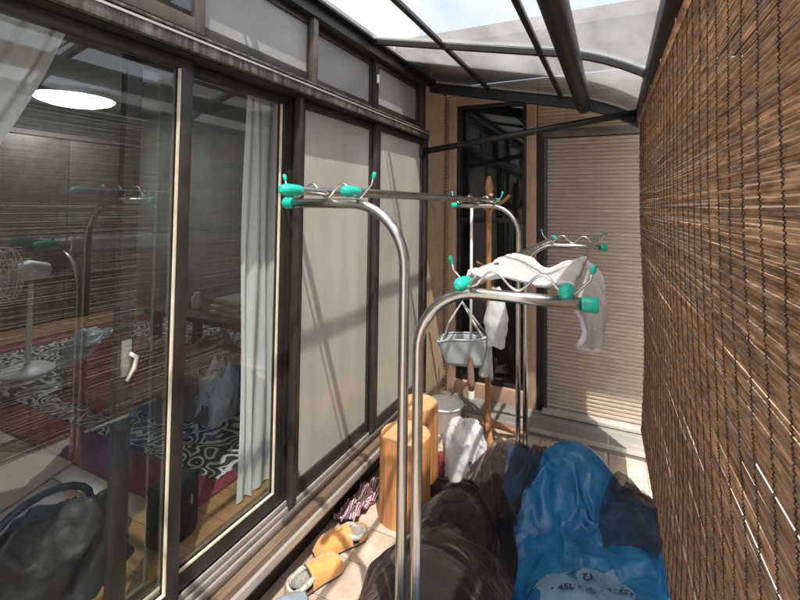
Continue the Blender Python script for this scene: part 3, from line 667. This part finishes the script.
# ------------------------------------------------------------------ log stools
def stool(loc, r, h, label):
    t = thing('log_stool', label, 'stool', loc, 0, 'log stools by the window sill')
    wob = lambda th, z: 1+.018*math.sin(2*th+loc[0]*9)+.012*math.sin(3*th+1+z*2)+.006*math.sin(7*th)
    MB().lathe([(r*1.04, 0), (r*1.03, .02), (r*1.0, h*.4), (r*.99, h*.8), (r*.985, h-.012), (r*.96, h-.003)], n=48, wob=wob, capt=False).build('trunk', 'wood', t, True)
    MB().lathe([(r*.96, h-.003), (r*.7, h+.0005), (r*.35, h+.001), (.004, h+.001)], n=48, wob=wob, capb=False).build('top', 'woodtop', t, 'all')
stool((-.925, 2.0, .002), .127, .385, 'nearer orange-brown log stool beside the striped cloth')
stool((-.985, 2.30, .002), .112, .405, 'farther orange-brown log stool behind the first, next to the white bag')

# ------------------------------------------------------------------ slippers
def slipper(loc, rz, label, s=1.0):
    t = thing('slipper', label, 'slipper', loc, rz, 'tan slippers on the tiles')
    # local +y = toe
    def wid(u): return .034+.016*math.sin(min(1, u*1.15)*math.pi*.75)+.004*math.sin(u*9)
    def outline(u, k=1.0): return wid(u)*k*(1-max(0, (u-.80)/.20)**2.4*.95)**.5*(1-max(0, (.10-u)/.10)**2*.6)
    L_ = .255
    def sole(u, v):
        y = L_*v; w_ = outline(v); th = u*2*math.pi; return (w_*1.03*math.cos(th), y-L_*.5, .008+.008*math.sin(th))
    MB().grid(16, 24, sole, True).build('sole', 'sole', t, 'all')
    def up(u, v):   # vamp from v=.38 to 1
        vv = .36+.64*v; w_ = outline(vv); th = math.pi*u; h = .062*(1-.45*max(0, (vv-.5)/.5)**1.5)*(1-max(0, (vv-.86)/.14)**2*.75)
        b = .0035*fb(math.cos(th)*3, vv*9, loc[1]*3, 3)
        return ((w_+.003+b)*math.cos(th), L_*vv-L_*.5-(.03*(math.sin(th)) if v < .001 else 0)*0, .012+h*math.sin(th)**.8+b)
    MB().grid(18, 24, up).build('vamp', 'slipper', t, 'all')
    def collar(u, v):
        vv = .40*v; w_ = outline(vv); sgn = 1
        th = u*2*math.pi; r = .012
        # ring round opening
        a = math.pi*(1.0+v) if False else v
        return (0, 0, 0)
    ring = [(outline(.42)*.92*math.cos(a)*(1.0), -.5*L_+.215*L_*2*.5+L_*.205*math.sin(a)+.012, .038+.014*math.sin(a)+.004*math.cos(3*a)) for a in [i*2*math.pi/28 for i in range(29)]]
    MB().tube(ring, [.0105+.0012*math.sin(i*2.1) for i in range(29)], 8, False).build('collar', 'fleece', t, 'all')
    def inner(u, v):
        a = u*2*math.pi; r = v; return (outline(.42)*.9*math.cos(a)*r, -.5*L_+.215*L_+L_*.2*math.sin(a)*r+.012, .018+.024*r*r+.002*fb(u*20, v*7))
    MB().grid(24, 8, inner, True).build('lining', 'lining', t, 'all')
    wall = lambda u, v: ((outline(.42)*(1.0))*math.cos(u*math.pi+math.pi), -.5*L_+.24*L_+L_*.245*math.sin(u*math.pi+math.pi), .010+.030*v)
    MB().grid(16, 4, wall).build('heel', 'slipper', t, 'all')
    for sx in (-1, 1):
        MB().tube([(sx*.016, .02+.01*k_, .066-.004*k_) for k_ in range(4)], [.002, .0035, .0035, .002], 6).build('stitch', 'sole', t, 'all')
    t.scale = (s, s, s)
slipper((-1.075, 1.485, .002), R(-22), 'nearer tan suede slipper with white fleece lining, toe pointing away')
slipper((-1.085, 1.685, .002), R(148), 'farther tan suede slipper with white fleece lining, opening turned away')
cl = thing('clog', 'blue-grey foam clog at the bottom edge by the window sill', 'clog', (-1.07, 1.27, .002), R(-20))
def clog(u, v):
    th = u*math.pi; w_ = .05*(1-max(0, (v-.7)/.3)**2.2*.9)**.5; h = .075*(1-.4*max(0, (v-.5)/.5))
    return (w_*math.cos(th), -.05+.16*v, .008+h*math.sin(th)**.75)
solidify(MB().grid(20, 16, clog).build('upper', 'greyblue', cl, 'all'), .006)
MB().lathe([(.052, 0), (.055, .012), (.052, .02)], n=24).build('sole', 'greyblue', cl, True).scale = (1, 2.0, 1)
# striped cloth
def cf(u, v):
    return (-.055+.11*u+.02*fb(v*3, u*3, 1), -.15+.30*v+.02*fb(u*4, v*4, 3), max(.004, .045+.05*fb(u*3, v*5, 8)-.03*abs(u-.5)))
o = MB().grid(24, 40, cf).build('striped_cloth', 'stripe', None, 'all'); o.location = (-1.135, 1.93, .004); solidify(o, .003); tag(o, 'crumpled maroon and white striped cloth on the tiles under the sill', 'cloth')

# ------------------------------------------------------------------ coat rack and hanging things
cr = thing('coat_rack', 'brown wooden coat rack standing in front of the end window', 'coat rack', (-.745, 2.89, .002))
MB().lathe([(.021, .02), (.024, .10), (.019, .14), (.019, .5), (.023, .52), (.019, .54), (.019, 1.45), (.024, 1.47), (.017, 1.50), (.026, 1.54), (.021, 1.58), (.029, 1.62), (.022, 1.67), (.012, 1.70)], n=20).build('post', 'rackwood', cr, True)
for k in range(4):
    a = R(20)+k*math.pi/2; c_, s_ = math.cos(a), math.sin(a)
    MB().tube([(.018*c_, .018*s_, 1.48), (.09*c_, .09*s_, 1.53), (.135*c_, .135*s_, 1.575)], [.011, .011, .013], 10).build('peg', 'rackwood', cr, True)
    MB().tube([(.02*c_, .02*s_, .085), (.13*c_, .13*s_, .055), (.24*c_, .24*s_, .028)], [.022, .019, .022], 10).build('foot', 'rackwood', cr, True)
    MB().tube([(.018*c_, .018*s_, 1.10), (.08*c_, .08*s_, 1.13)], .009, 8).build('lower_peg', 'rackwood', cr, True)
bk = thing('hanging_basket', 'blue-grey plastic basket hanging by its handles from the coat rack', 'basket', (-.865, 2.77, .49), R(12))
def tub(u, v):
    th = u*2*math.pi; p = .42; c_, s_ = math.cos(th), math.sin(th)
    k = .70+.30*v; return (.165*k*math.copysign(abs(c_)**p, c_)-.01*v, .085*k*math.copysign(abs(s_)**p, s_), .17*v+.035*v*c_)
o = MB().grid(40, 8, tub, True).build('bowl', 'plastic_grey', bk, 'all'); solidify(o, .005)
bot = MB(); n_ = 40; bot.v = [tub(i/n_, 0.02) for i in range(n_)]; bot.f = [tuple(range(n_))]; bot.build('bottom', 'plastic_grey', bk)
rim = [tub(i/40, 1.0) for i in range(41)]; MB().tube(rim, .007, 8, False).build('rim', 'plastic_grey', bk, 'all')
for yy in (-.07, .07):
    MB().tube([(-.13, yy, .15), (-.10, yy*.7, .26), (-.02, yy*.2, .39), (.06, yy*.6, .27), (.12, yy, .19)], [.009, .008, .006, .008, .009], 8).build('handle', 'plastic_grey', bk, 'all')
bm_ = thing('hanging_brush', 'long white handled brush hanging in front of the coat rack', 'brush', (-.812, 2.72, 1.0))
MB().tube([(0, 0, .50), (0, 0, .0), (0, 0, -.42)], .009, 10).build('handle', 'white_plastic', bm_, 'all')
MB().tube([(0, 0, -.42), (0, 0, -.46), (0, 0, -.52), (0.004, 0, -.60), (.006, 0, -.66)], [.011, .018, .021, .024, .016], 10).build('bristles', 'quilt', bm_, 'all')
MB().tube([(.006, 0, -.655), (.006, 0, -.70)], [.020, .022], 10).build('tip', 'paper', bm_, True)
b2 = thing('small_brush', 'cream hand brush hanging low on the coat rack post', 'brush', (-.735, 2.80, .52))
MB().tube([(0, 0, .34), (0, 0, .16)], .006, 8).build('loop', 'dark', b2, 'all')
MB().tube([(0, 0, .16), (0, 0, .10), (-.006, 0, .02), (-.012, 0, -.09), (-.012, 0, -.10)], [.012, .020, .028, .034, .030], 12).build('bristles', 'paper', b2, 'all')
def strapf(u, v): return (.022*(u-.5)+.02*v*v, .01*math.sin(v*5), -.55*v)
o = MB().grid(4, 30, strapf).build('blue_grey_strap', 'plastic_grey', None, 'all'); o.location = (-.70, 2.74, .98); solidify(o, .004); tag(o, 'long blue-grey strap hanging beside the white cloth on the coat rack', 'strap')
def hbag(u, v):
    th = u*2*math.pi; w_ = .018+.055*math.sin(min(1, v*1.1)*math.pi*.8)**.8; f_ = 1+.25*fb(math.cos(th)*2, v*4, 6, 3)
    return (w_*f_*math.cos(th), .5*w_*f_*math.sin(th), -.36*v+.02*fb(th, v*3))
o = MB().grid(28, 22, hbag, True).build('white_cloth_bag', 'bag', None, 'all'); o.location = (-.655, 2.73, 1.0); tag(o, 'small white crumpled bag hanging from the coat rack', 'bag')
# bucket + bag on floor
bu = thing('grey_basin', 'pale grey round basin on the floor in the far corner', 'basin', (-1.03, 2.86, .002))
o = MB().lathe([(.088, 0), (.095, .01), (.118, .15), (.128, .165), (.125, .172), (.114, .165), (.10, .10), (.085, .05), (.01, .045)], n=36, capt=True).build('bowl', 'white_plastic', bu, True)
mbk = thing('black_tray', 'flat black tray against the end wall behind the basin', 'tray', (-.93, 3.15, .002))
MB().box(-.24, .08, -.10, .14, 0.0, .05).build('tray', 'dark', mbk, True, .006)
pb = thing('plastic_shopping_bag', 'crumpled white plastic shopping bag sitting beside the farther log stool', 'bag', (-.775, 2.42, .002))
def pbf(u, v):
    th = u*2*math.pi; ph = v*math.pi*.5; f_ = 1+.42*noise.ridged_multi_fractal(Vector((math.cos(th)*1.3, math.sin(th)*1.3, v*1.7)), 1, 2, 4, 1, 2)*.35+.3*fb(math.cos(th)*2.5, math.sin(th)*2.5, v*3, 4)
    rr = math.cos(ph)**.5*f_*.115; return (rr*math.cos(th)+.02, rr*.8*math.sin(th), .29*math.sin(ph)*(1+.15*fb(math.cos(th)*2, math.sin(th)*2, 9)))
MB().grid(72, 40, pbf, True).build('film', 'bag', pb, 'all')
lump('dark_contents', '', '', 'dark', (.09, -.07, 0), (.045, .035, .13), 2.2, .2, parent=pb)
lump('red_contents', '', '', 'maroon', (-.095, -.055, 0), (.04, .035, .12), 5.2, .2, parent=pb)

# ------------------------------------------------------------------ heap: blue sack under black shade net
from mathutils.bvhtree import BVHTree
# The sack and the nets are dropped as cloth onto lumps in a temporary scene; only the resting sheets are kept.
sim = bpy.data.scenes.new('drape')
def collider(me, loc=(0, 0, 0), th=.006, fric=8):
    o = bpy.data.objects.new('drape_support', me); sim.collection.objects.link(o); o.location = loc
    o.modifiers.new('collision', 'COLLISION'); o.collision.thickness_outer = th; o.collision.cloth_friction = fric; return o
def ellipsoid(c, r):
    bm = bmesh.new(); bmesh.ops.create_uvsphere(bm, u_segments=24, v_segments=14, radius=1.0); bmesh.ops.scale(bm, vec=r, verts=bm.verts)
    me = bpy.data.meshes.new('drape_support'); bm.to_mesh(me); bm.free(); collider(me, c)
collider(MB().box(-3, 3, -2, 5, -.2, 0).mesh('drape_support', 'dark'), th=.004, fric=15)
collider(MB().box(.215, .40, -1, 5, 0, 1).mesh('drape_support', 'dark')); collider(MB().box(-1.15, -.925, -1, 5, 0, 1).mesh('drape_support', 'dark')); collider(MB().box(-2, 2, 2.66, 2.9, 0, 1).mesh('drape_support', 'dark'))
for c_, r_ in (((-.13, 1.46, 0), (.17, .34, .27)), ((.05, 1.50, 0), (.16, .34, .26)), ((-.16, 2.28, 0), (.19, .20, .37)), ((.10, 2.0, 0), (.16, .42, .24)), ((-.08, 1.02, 0), (.23, .22, .20)),
               ((-.56, 1.40, 0), (.24, .36, .33)), ((-.47, 2.22, 0), (.18, .20, .31)), ((-.64, 1.85, 0), (.18, .28, .20)), ((-.55, .98, 0), (.23, .22, .22))): ellipsoid(c_, r_)
def drape(x0, x1, y0, y1, nx, ny, z, seed, grow, bend, tens, mass, frames, slant=0.0):
    mb = MB()
    for j in range(ny+1):
        for i in range(nx+1):
            u, v = i/nx, j/ny; x = x0+(x1+slant*(v-.5)-x0)*u; y = y0+(y1-y0)*v; w = .05*noise.noise(Vector((x*2, y*2, seed+9)))
            mb.v.append((x+w, y+w*.8, z+.05*fb(x*5, y*5, seed, 3)))
    for j in range(ny):
        for i in range(nx): k = j*(nx+1)+i; mb.f.append((k, k+1, k+nx+2, k+nx+1))
    me = bpy.data.meshes.new('drape_sheet'); me.from_pydata(mb.v, [], mb.f)
    o = bpy.data.objects.new('drape_sheet', me); sim.collection.objects.link(o)
    m = o.modifiers.new('cloth', 'CLOTH'); t = m.settings; t.quality = 6; t.mass = mass; t.tension_stiffness = tens; t.compression_stiffness = tens; t.shear_stiffness = tens*.5; t.bending_stiffness = bend
    t.tension_damping = 10; t.compression_damping = 10; t.shear_damping = 8; t.bending_damping = .6; t.air_damping = 3; t.shrink_min = grow; t.shrink_max = grow
    q = m.collision_settings; q.distance_min = .007; q.use_self_collision = True; q.self_distance_min = .007; q.collision_quality = 3
    m.point_cache.frame_start = 1; m.point_cache.frame_end = frames
    for f in range(1, frames+1): sim.frame_set(f)
    ev = o.evaluated_get(sim.view_layers[0].depsgraph); pts = [tuple(v.co) for v in ev.data.vertices]
    sim.collection.objects.unlink(o); bpy.data.objects.remove(o)
    out = MB(); out.v = pts; out.f = mb.f; out.uv = {j*(nx+1)+i: (i/nx, j/nx) for j in range(ny+1) for i in range(nx+1)}
    m2 = bpy.data.meshes.new('drape_support'); m2.from_pydata(pts, [], mb.f); collider(m2)      # the next sheet lies on this one
    return out
def cloth_part(mb, name, mat, parent):
    o = mb.build(name, mat, parent, 'all'); sb = o.modifiers.new('smooth', 'SUBSURF'); sb.levels = 2; sb.render_levels = 2
    return BVHTree.FromPolygons(mb.v, mb.f)
sack = thing('blue_sack', 'crumpled blue plastic sack with dark printed lettering under the black net', 'sack', (0, 0, 0))
sack_bvh = cloth_part(drape(-.40, .20, .86, 2.58, 34, 82, .42, 1.0, -.34, .45, 25, .35, 52), 'sheet', 'tarp', sack)
net = thing('black_net', 'dark sheer black-brown shade net bunched over the heap beside the stand', 'net', (0, 0, 0))
net_bvh = cloth_part(drape(-.90, -.44, .72, 2.50, 38, 96, .48, 4.0, -.46, .03, 10, .25, 50, slant=-.10), 'gathered_net', 'net', net)
cloth_part(drape(.02, .205, 1.82, 2.56, 16, 44, .45, 8.0, -.42, .03, 10, .25, 42), 'loose_net', 'net2', net)
cloth_part(drape(-.44, -.22, 1.90, 2.50, 18, 40, .47, 6.0, -.42, .03, 10, .25, 42), 'loose_net', 'net2', net)
for o in list(sim.collection.objects): bpy.data.objects.remove(o)
bpy.data.scenes.remove(sim)
def top_of(bvh, x, y):
    h = bvh.ray_cast(Vector((x, y, 2)), Vector((0, 0, -1)))[0]; return h.z if h else 0.02
def hs_(x, y):
    total = 0.0
    for step in range(12):
        angle = R(30 * step)
        total += top_of(sack_bvh, x + 0.026 * math.cos(angle), y + 0.026 * math.sin(angle))
    return total / 12
def hn2(x, y): return top_of(net_bvh, x, y)
FC, FS = math.cos(R(25)), math.sin(R(25))
def face(u, v):
    a = -.04+.30*u+.02*math.sin(v*5); b = -.10+.26*v+.02*math.sin(u*6); x = -.20+a*FC-b*.12; y = 1.55+a*FS+b; return (x, y, hs_(x, y)+.008)
MB().grid(70, 60, face).build('printed_face', 'tarp_pale', sack, 'all')
def text_on(s, x0, y0, size, rz, fn_h, lift):
    cu = bpy.data.curves.new('lettering', 'FONT'); cu.body = s; cu.size = size; cu.resolution_u = 2; cu.offset = .0012
    o = bpy.data.objects.new('tmp', cu); COL.objects.link(o)
    dg = bpy.context.evaluated_depsgraph_get(); me = bpy.data.meshes.new_from_object(o.evaluated_get(dg))
    bpy.data.objects.remove(o)
    bm = bmesh.new(); bm.from_mesh(me)
    bmesh.ops.triangulate(bm, faces=bm.faces); bmesh.ops.subdivide_edges(bm, edges=[e for e in bm.edges if e.calc_length() > .012], cuts=2)
    c_, s_ = math.cos(rz), math.sin(rz)
    for v in bm.verts:
        x = x0+v.co.x*c_-v.co.y*.12; y = y0+v.co.x*s_+v.co.y*1.15; v.co = (x, y, fn_h(x, y)+lift)
    bm.to_mesh(me); bm.free(); me.materials.clear(); me.materials.append(M['ink']); me.name = 'lettering'
    return me
for s_, xx, yy, sz in (('・45L・大・平袋)', -.195, 1.505, .035), ('くひ', -.145, 1.61, .048)):
    link('lettering', text_on(s_, xx, yy, sz, R(25), hs_, .0165), sack)

mb = MB(); mb.tube([(.012*math.cos(a*math.pi/8), .008*math.sin(a*math.pi/8), 0) for a in range(17)], .0028, 6, False)
g = mb.build('eyelet', 'rail', net, 'all'); g.location = (-.42, 1.17, hn2(-.42, 1.17)+.008); g.rotation_euler = (R(20), R(-10), 0)
